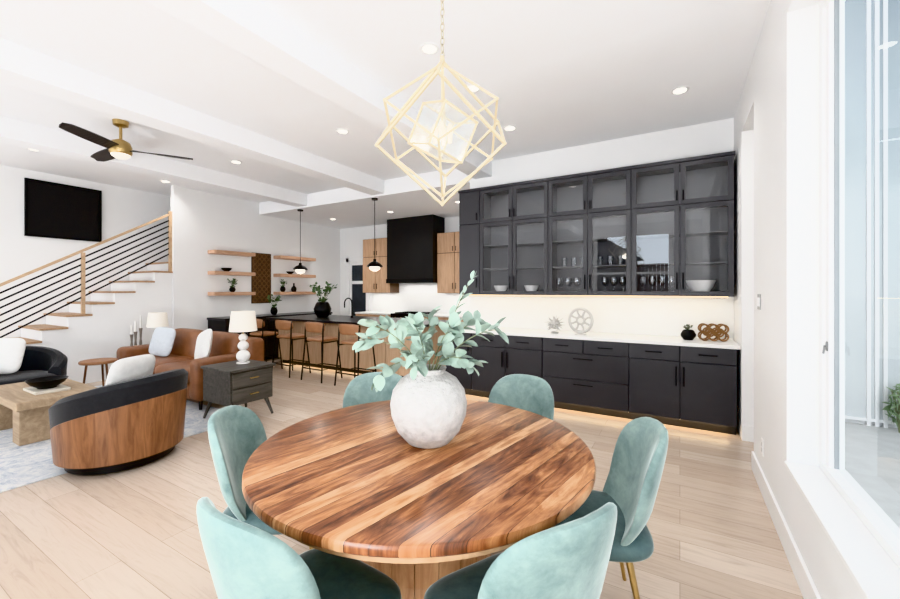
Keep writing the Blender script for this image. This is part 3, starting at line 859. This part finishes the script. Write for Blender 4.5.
potted('potted_plant', (-7.7, 5.55, .92), .075, .16, BLACK, LEAFG, 16, .14, .26, 'leafy plant in a black pot on the dark bar top', seed=14, leaf=.07)

# ------------------------------------------------------------------ kitchen
t = thing('kitchen_island', 'long wood panelled kitchen island with a dark stone top', 'kitchen island', (-5.2, 5.5, 0))
b = nb(); box(b, -1.75, 1.68, -.38, .58, .08, .88); obj('body', b, ISLWOOD, t)
b = nb()
for k in range(5): box(b, -1.74+k*.686, -1.74+k*.686+.676, -.395, -.381, .08, .88)
box(b, 1.681, 1.695, -.38, .58, .08, .88)
obj('end_panel', b, ISLWOOD, t)
obj('toe_kick', box(nb(), -1.70, 1.63, -.33, .53, 0, .08), BLACK, t)
obj('worktop', box(nb(), -1.82, 1.78, -.62, .62, .88, .92, .004), DKTOP, t)
t = thing('faucet', 'black gooseneck faucet on the kitchen island', 'faucet', (-5.55, 5.72, .92))
b = nb(); cyl(b, (0,0,0), (0,0,.03), .026, .022, 16); obj('base', b, BLACK, t, True)
b = nb(); tube(b, [(0,0,.02), (0,0,.28)] + [(.0, -.1+.1*math.cos(a), .28+.1*math.sin(a)) for a in [PI*k/10 for k in range(1, 11)]] + [(0,-.2,.2)], .012, 10); obj('spout', b, BLACK, t, True)
b = nb(); tube(b, [(.0,0,.08), (.06,0,.1)], .007, 8); obj('handle', b, BLACK, t, True)
t = potted('vase_arrangement', (-6.18, 5.55, .92), .17, .30, BLACK, LEAFG, 22, .28, .36, 'round black vase of leafy branches on the kitchen island', 'vase', seed=21, leaf=.09)
# stools
def stool(label):
    t = thing('bar_stool', label, 'bar stool', group='tan leather bar stools along the kitchen island')
    b = nb(); sup(b, (0, .0, .66), (.21, .2, .035), 4, 3, 32, 10); obj('seat', b, TANLEA, t, True)
    b = nb(); sup(b, (0, -.2, .865), (.22, .022, .085), 4, 4, 32, 10, 'y', lambda p: (p.x, p.y+1.2*p.x*p.x-(p.z-.85)*.12, p.z)); obj('backrest', b, TANLEA, t, True)
    for sx in (-1, 1):
        b = nb(); tube(b, [(sx*.235, -.22, 0), (sx*.205, -.17, .6), (sx*.205, -.165, .8), (sx*.205, -.155, .93)], .012, 8); obj('leg', b, BLACK, t, True)
        b = nb(); tube(b, [(sx*.235, .21, 0), (sx*.185, .16, .63)], .012, 8); obj('leg', b, BLACK, t, True)
        b = nb(); tube(b, [(sx*.2, -.17, .62), (sx*.18, .16, .62)], .010, 8); obj('seat_rail', b, BLACK, t, True)
    b = nb(); tube(b, [(-.226, -.208, .2), (.226, -.208, .2), (.222, .198, .2), (-.222, .198, .2)], .010, 8, True); obj('foot_rail', b, BLACK, t, True)
    return t
s0 = None
for x, l in ((-4.32, 'tan leather bar stool nearest the dining table and black cabinets'), (-5.08, 'second tan leather bar stool from the dining end of the island'), (-5.84, 'third tan leather bar stool from the dining end of the island'), (-6.60, 'tan leather bar stool at the far end of the island near the shelves')):
    if s0 is None: s0 = stool(l); s0.location = (x, 4.55, 0)
    else: dup(s0, (x, 4.55, 0), 0, l)
# pendants
def pendant(x, label):
    t = thing('pendant_light', label, 'pendant light', (x, 5.5, 0), group='pendant lights over the kitchen island')
    b = nb(); lathe(b, [(0,KZ-.03),(.055,KZ-.03),(.06,KZ-.001),(0,KZ-.001)], 24); obj('canopy', b, BLACK, t, True)
    b = nb(); cyl(b, (0,0,2.0), (0,0,KZ-.02), .006, None, 8); obj('rod', b, BLACK, t, True)
    b = nb(); lathe(b, [(0,2.02),(.025,2.02),(.03,1.98),(.09,1.95),(.14,1.9),(.145,1.88),(.135,1.88),(.08,1.93),(0,1.95)], 32); obj('shade', b, BLACK, t, True)
    b = nb(); sup(b, (0,0,1.86), (.10,.10,.055), 2, 2, 24, 12); obj('globe', b, GLOBE, t, True)
    return t
pd = pendant(-4.78, 'black dome pendant light nearer the black range hood')
dup(pd, (-6.78, 5.5, 0), 0, 'black dome pendant light nearer the floating shelves')
# back run
tag(obj('range_hood', box(nb(), -5.97, -4.68, 7.3, 7.795, 1.72, KZ-.003), M('matte_black_hood', (20, 20, 21), .55, var=.08)), 'large matte black range hood on the kitchen back wall', 'range hood')
rh = bpy.data.objects['range_hood']
obj('trim_band', box(nb(), -5.985, -4.665, 7.285, 7.795, 1.62, 1.72, .004), BLACK, rh)
KGAP = M('kitchen_cabinet_carcass', (92, 70, 52), .6, var=.1)
def kupper(x0, x1, label, split):
    t = thing('kitchen_cabinet', label, 'cabinet', (x0, 7.45, 0), group='wooden kitchen wall cabinets')
    W = x1-x0
    obj('body', box(nb(), 0, W, .001, .345, 1.39, 2.72), KGAP, t)
    for k in range(split):
        a, c = W*k/split, W*(k+1)/split
        slab_door(t, a, c, 1.39, 2.27, KITWOOD, handle=((c-.04) if k % 2 == 0 else (a+.04), 1.55, False), g=.007); slab_door(t, a, c, 2.27, 2.72, KITWOOD, handle=((c-.04) if k % 2 == 0 else (a+.04), 2.36, False), hl=.1, g=.007)
kupper(-6.85, -5.99, 'light wood kitchen wall cabinet left of the black hood', 2)
kupper(-4.66, -3.76, 'light wood kitchen wall cabinet right beside the black hood', 2)
kupper(-3.76, -2.82, 'light wood kitchen wall cabinet beyond the black cabinets, partly hidden', 2)
def kbase(x0, x1, label):
    t = thing('kitchen_base_cabinet', label, 'cabinet', (x0, 7.2, 0), group='wooden kitchen base cabinets')
    W = x1-x0
    obj('body', box(nb(), 0, W, .001, .595, .1, .88), KITWOOD, t); obj('toe_kick', box(nb(), 0, W, .06, .595, 0, .1), BLACK, t)
    for a, c, hx in ((0, W/2, W/2-.04), (W/2, W, W/2+.04)): slab_door(t, a, c, .1, .88, KITWOOD, handle=(hx, .72, False))
kbase(-6.85, -5.8, 'light wood kitchen base cabinet left of the range')
kbase(-4.84, -3.84, 'light wood kitchen base cabinet right of the range')
kbase(-3.84, -2.82, 'light wood kitchen base cabinet beyond the end of the island')
for x0, x1, l in ((-6.86, -5.795, 'white kitchen worktop left of the range'), (-4.845, -2.81, 'white kitchen worktop right of the range')):
    tag(obj('worktop', box(nb(), x0, x1, 7.17, 7.785, .881, .92, .004), QUARTZ), l, 'worktop')
t = thing('range', 'black range cooker below the range hood', 'range', (-5.32, 7.2, 0))
obj('body', box(nb(), -.46, .46, 0, .58, 0, .92), BLACK, t); obj('oven_door', box(nb(), -.44, .44, -.03, -.001, .15, .72, .004), BLKWOOD, t)
b = nb()
for x in (-.22, .22):
    for y in (.16, .44):
        for k in range(3): box(b, x-.16, x+.16, y-.1+k*.09, y-.085+k*.09, .921, .945)
obj('grate', b, BLACK, t)
for k in range(5):
    b = nb(); cyl(b, (-.32+k*.16, 0, .82), (-.32+k*.16, -.03, .82), .02, .018, 14); obj('knob', b, BRASS, t, True)
struct('trim_6', box(nb(), -6.85, WE, 7.788, 7.8, .922, 1.388), QUARTZ)

# ------------------------------------------------------------------ living room
rug = obj('area_rug', box(nb(), -7.6, -4.22, .2, 2.75, .001, .014, .004), RUG); tag(rug, 'pale blue grey area rug under the living room seating', 'rug')
RZ = .0155
# sofa faces -Y
t = thing('leather_sofa', 'cognac brown leather sofa with its back to the bar stools', 'sofa', (-5.97, 2.95, RZ))
obj('base', box(nb(), -1.07, 1.07, -.42, .42, .12, .30, .03, 3), LEATHER, t, True)
obj('backrest', box(nb(), -1.09, 1.09, .20, .45, .28, .80, .07, 4), LEATHER, t, True)
for s in (-1, 1):
    obj('arm', box(nb(), min(s*.88, s*1.1), max(s*.88, s*1.1), -.45, .40, .12, .62, .07, 4), LEATHER, t, True)
for s in (-1, 1):
    b = nb(); sup(b, (s*.435, -.13, .39), (.435, .34, .10), 6, 3.5, 40, 12); obj('seat_cushion', b, LEATHER, t, True)
    b = nb(); sup(b, (s*.435, .17, .64), (.43, .11, .22), 5, 3, 40, 12, 'y', lambda p: (p.x, p.y+(p.z-.5)*.15, p.z)); obj('back_cushion', b, LEATHER, t, True)
for sx in (-1, 1):
    for sy in (-1, 1):
        b = nb(); cyl(b, (sx*.97, sy*.34, .13), (sx*.98, sy*.35, .003), .025, .016, 12); obj('leg', b, BLKWOOD, t, True)
def cushion(name, loc, size, rot, mat, label, cat='cushion'):
    b = nb(); sup(b, (0,0,0), (size, .06, size), 5, 2.0, 44, 14, 'y')
    o = obj(name, b, mat, None, True, loc); o.rotation_euler = rot
    return tag(o, label, cat)
cushion('throw_cushion', (-6.46, 2.84, .715), .205, (math.radians(-14), math.radians(4), math.radians(14)), BLUEFAB, 'pale blue grey cushion on the left of the leather sofa')
cushion('throw_cushion', (-5.36, 2.83, .74), .2, (math.radians(-14), math.radians(-16), math.radians(-6)), LINEN, 'white cushion tilted on the right of the leather sofa')
# side table with drawers facing +X
t = thing('side_table', 'dark charcoal two drawer side table with splayed legs', 'side table', (-4.375, 2.7, RZ), PI/2)
W, D, z0, z1 = .25, .275, .2, .56
obj('body', box(nb(), -W, W, -D+.022, D, z0, z1-.0), CHARWOOD, t)
obj('top', box(nb(), -W-.02, W+.02, -D-.015, D+.015, z1, z1+.03, .006), CHARWOOD, t)
for k in range(2):
    a = z0+.01+k*.175
    d = obj('drawer', box(nb(), -W+.012, W-.012, -D, -D+.022, a, a+.165, .004), CHARWOOD, t)
    b = nb(); tube(b, [(-.05, -D-.02, a+.09), (.05, -D-.02, a+.09)], .006, 8)
    for s in (-1, 1): tube(b, [(s*.04, -D, a+.09), (s*.04, -D-.02, a+.09)], .005, 6)
    obj('handle', b, BRASS, d, True)
for sx in (-1, 1):
    for sy in (-1, 1):
        b = nb(); cyl(b, (sx*.2, sy*.2, z0), (sx*.25, sy*.255, .0035), .024, .013, 12); obj('leg', b, CHARWOOD, t, True)
def lamp(loc, label):
    t = thing('table_lamp', label, 'table lamp', loc, group='white bubble table lamps')
    b = nb(); prof = [(0,0),(.07,0),(.07,.012)]
    zc = .012
    for r in (.075, .06, .048):
        for k in range(1, 12):
            a = -PI/2+PI*k/12; prof.append((max(.02, r*math.cos(a)), zc+r*.95+r*.95*math.sin(a)))
        zc += r*1.9-.008
    prof += [(.012, zc), (0, zc)]
    lathe(b, prof, 32); obj('base', b, CERAM, t, True)
    b = nb(); cyl(b, (0,0,zc-.01), (0,0,zc+.1), .006, None, 10); obj('stem', b, BRASS, t, True)
    b = nb(); lathe(b, [(.15, zc+.04), (.125, zc+.27), (.122, zc+.27), (.147, zc+.04), (.15, zc+.04)], 40)
    obj('shade', b, SHADE, t, True)
    return t
l0 = lamp((-4.42, 2.78, RZ+.59), 'white bubble table lamp on the dark two drawer side table')
# far end table with lamp and candlesticks
t = thing('end_table', 'small wooden end table beyond the far arm of the sofa', 'side table', (-7.52, 3.13, 0))
b = nb(); box(b, -.28, .28, -.25, .25, .44, .48, .006); obj('top', b, CHARWOOD, t)
for sx in (-1, 1):
    for sy in (-1, 1): obj('leg', box(nb(), sx*.25-.018, sx*.25+.018, sy*.22-.018, sy*.22+.018, 0, .44), CHARWOOD, t)
dup(l0, (-7.43, 3.2, .481), 0, 'white bubble table lamp on the end table nearer the stairs')
GREYWOOD = M('grey_turned_wood', (122, 114, 106), .6, var=.15)
for x, y, s, l in ((-7.70, 3.07, 1.25, 'tallest candlestick with a white candle on the end table by the stairs'), (-7.63, 2.97, 1.08, 'medium candlestick with a white candle on the end table by the stairs'), (-7.74, 2.96, .9, 'shortest candlestick with a white candle on the end table by the stairs')):
    t = thing('candlestick', l, 'candlestick', (x, y, .481), group='candlesticks on the end table')
    h = .28*s
    b = nb(); lathe(b, [(0,0),(.04,0),(.036,.012),(.016,.025),(.02,h*.3),(.013,h*.5),(.018,h*.8),(.026,h),(0,h)], 18); obj('holder', b, GREYWOOD, t, True)
    b = nb(); cyl(b, (0,0,h), (0,0,h+.16*s), .012, .011, 10); obj('candle', b, CERAM, t, True)
t = thing('round_side_table', 'small round wooden side table in front of the sofa arm', 'side table', (-6.78, 2.22, RZ))
b = nb(); lathe(b, [(0,.46),(.19,.46),(.2,.47),(.2,.49),(.19,.5),(0,.5)], 36); obj('top', b, TANLEA, t, True)
for k in range(3):
    a = 2*PI*k/3+.4; b = nb(); cyl(b, (.12*math.cos(a), .12*math.sin(a), .46), (.17*math.cos(a), .17*math.sin(a), 0.002), .014, .01, 10); obj('leg', b, WALNUT, t, True)
# barrel chairs
def barrel(name, label, loc, rz, outer):
    t = thing(name, label, 'armchair', loc, rz)
    zt = lambda a: .57-.25*abs((a-1.5*PI)/2.25)**2
    zt2 = lambda a: .74-.22*abs((a-1.5*PI)/2.25)**2
    a0, a1 = 1.5*PI-2.25, 1.5*PI+2.25
    b = nb(); arcwall(b, .445, .475, a0, a1, .085, zt, 48, .10); obj('shell', b, outer, t, True)
    b = nb(); arcwall(b, .335, .472, a0-.06, a1+.06, .12, zt2, 52, .10); obj('upholstery', b, BLKFAB, t, True)
    b = nb(); sup(b, (0, .05, .36), (.34, .36, .09), 3.2, 3.5, 36, 12); obj('seat_cushion', b, BLKFAB, t, True)
    b = nb(); lathe(b, [(0,.11),(.38,.11),(.385,.28),(0,.28)], 40); obj('seat_base', b, BLKFAB, t, True)
    b = nb(); lathe(b, [(0,0),(.36,0),(.37,.01),(.37,.06),(.30,.11),(0,.11)], 40); obj('swivel_base', b, BLACK, t, True)
    return t
barrel('swivel_chair', 'black barrel swivel chair with curved walnut back', (-4.18, 1.54, RZ), math.radians(110), WALNUT)
barrel('swivel_chair', 'all black barrel armchair by the stairs at the left edge', (-6.85, 1.45, RZ), math.radians(-90), BLKFAB)
cushion('throw_cushion', (-4.13, 1.57, .685), .21, (math.radians(16), 0, math.radians(112)), LINEN, 'white cushion leaning inside the walnut backed swivel chair')
cushion('throw_cushion', (-6.85, 1.36, .69), .21, (math.radians(-16), 0, math.radians(40)), LINEN, 'white cushion on the black armchair at the left edge')
# coffee table
t = thing('coffee_table', 'rustic wooden block leg coffee table on the rug', 'coffee table', (-5.75, 1.42, RZ))
obj('top', box(nb(), -.58, .58, -.31, .31, .34, .42, .008), CTABLE, t)
for s in (-1, 1): obj('leg', box(nb(), s*.38-.1, s*.38+.1, -.27, .27, 0, .34, .006), CTABLE, t)
bowl('decor_bowl', (-5.60, 1.42, RZ+.446), .16, .09, BLACK, 'black bowl standing on a book on the coffee table')
b = nb(); box(b, -.19, .19, -.13, .13, 0, .0245, .003)
o = obj('book', b, M('cream_book', (206, 200, 188), .6), None, False, (-5.60, 1.42, RZ+.4205)); tag(o, 'pale closed book under the black bowl on the coffee table', 'book')

# ------------------------------------------------------------------ light
def area(name, loc, rot, sx, sy, power, col=(1,1,1)):
    l = bpy.data.lights.new(name, 'AREA'); l.shape = 'RECTANGLE'; l.size = sx; l.size_y = sy; l.energy = power; l.color = col
    o = bpy.data.objects.new(name, l); C.objects.link(o); o.location = loc; o.rotation_euler = rot
    return o
area('window_light', (-7.25, -2.75, 1.65), (PI/2, 0, 0), 2.7, 2.6, 38, (.96, .98, 1))
area('sky_light', (-1.6, -10, 5.0), (PI/2, 0, 0), 12, 7, 1900, (.78, .89, 1))
area('window_light', (2.3, 1.2, 1.8), (0, math.radians(90), 0), 2.6, 2.6, 54, (.98, .99, 1))
area('exterior_fill', (2.9, 3.4, 2.3), (PI/2, 0, 0), 1.6, 2.0, 30, (1, 1, 1))  # added fill to brighten the exterior wall, no porch fixture there
# added fill lights behind the camera, aimed up to lift the ceiling
area('ceiling_fill', (-1.2, -1.7, .8), (PI-math.radians(33), 0, 0), 2.2, 1.0, 205, (.98, .99, 1))
area('ceiling_fill', (-6.2, -1.6, .8), (PI-math.radians(28), 0, 0), 3.6, 1.0, 85, (.98, .99, 1))
for x, y, z, l in DL:
    d = bpy.data.lights.new('downlight_lamp', 'SPOT'); d.energy = 50; d.spot_size = math.radians(130); d.spot_blend = .9; d.shadow_soft_size = .06; d.color = (1, .985, .96)
    o = bpy.data.objects.new('downlight_lamp', d); C.objects.link(o); o.location = (x, y, z-.02)
for xc in (0, -.98, -1.96):  # added fill lights inside the glass cabinets to lighten their interiors
    area('cabinet_fill', (xc, 5.16, UZ1-.03), (0, 0, 0), .8, .08, 1.1, (1, .98, .95))
    area('cabinet_fill', (xc, 5.16, UZM-.025), (0, 0, 0), .8, .08, 1.3, (1, .98, .95))
area('under_cabinet_lamp', (-1.18, 5.23, UZ0-.02), (0, 0, 0), 3.2, .03, 5, (1, .90, .74))
area('under_cabinet_lamp', (-3.75, 7.6, 1.37), (0, 0, 0), 1.7, .05, 6, (1, .97, .92))
area('under_cabinet_lamp', (-6.38, 7.6, 1.37), (0, 0, 0), .7, .05, 4, (1, .97, .92))
area('hood_lamp', (-5.3, 7.55, 1.6), (0, 0, 0), 1.0, .2, 5, (1, .97, .92))
area('toe_kick_lamp', (-1.18, BF+.045, .085), (0, 0, 0), 3.2, .03, 4, (1, .72, .42))
area('toe_kick_lamp', (-5.2, 5.13, .075), (0, 0, 0), 3.2, .03, 4, (1, .76, .48))
p = bpy.data.lights.new('chandelier_bulb', 'POINT'); p.energy = 3; p.shadow_soft_size = .05; p.color = (1, .95, .87)
o = bpy.data.objects.new('chandelier_bulb', p); C.objects.link(o); o.location = (cp.x, cp.y, CHZ-.06)
for x in (-4.78, -6.78):
    p = bpy.data.lights.new('pendant_bulb', 'POINT'); p.energy = 10; p.shadow_soft_size = .06; p.color = (1, .93, .82)
    o = bpy.data.objects.new('pendant_bulb', p); C.objects.link(o); o.location = (x, 5.5, 1.78)
w = bpy.data.worlds.new('sky'); S.world = w; w.use_nodes = True
nt = w.node_tree; bg = nt.nodes['Background']
tc = nt.nodes.new('ShaderNodeTexCoord'); sx = nt.nodes.new('ShaderNodeSeparateXYZ'); nt.links.new(tc.outputs['Generated'], sx.inputs[0])
c = ramp(nt, sx.outputs['Z'], [(0, (.98, .985, 1, 1)), (.6, (.90, .94, 1, 1))]); nt.links.new(c, bg.inputs['Color']); bg.inputs['Strength'].default_value = 1.0
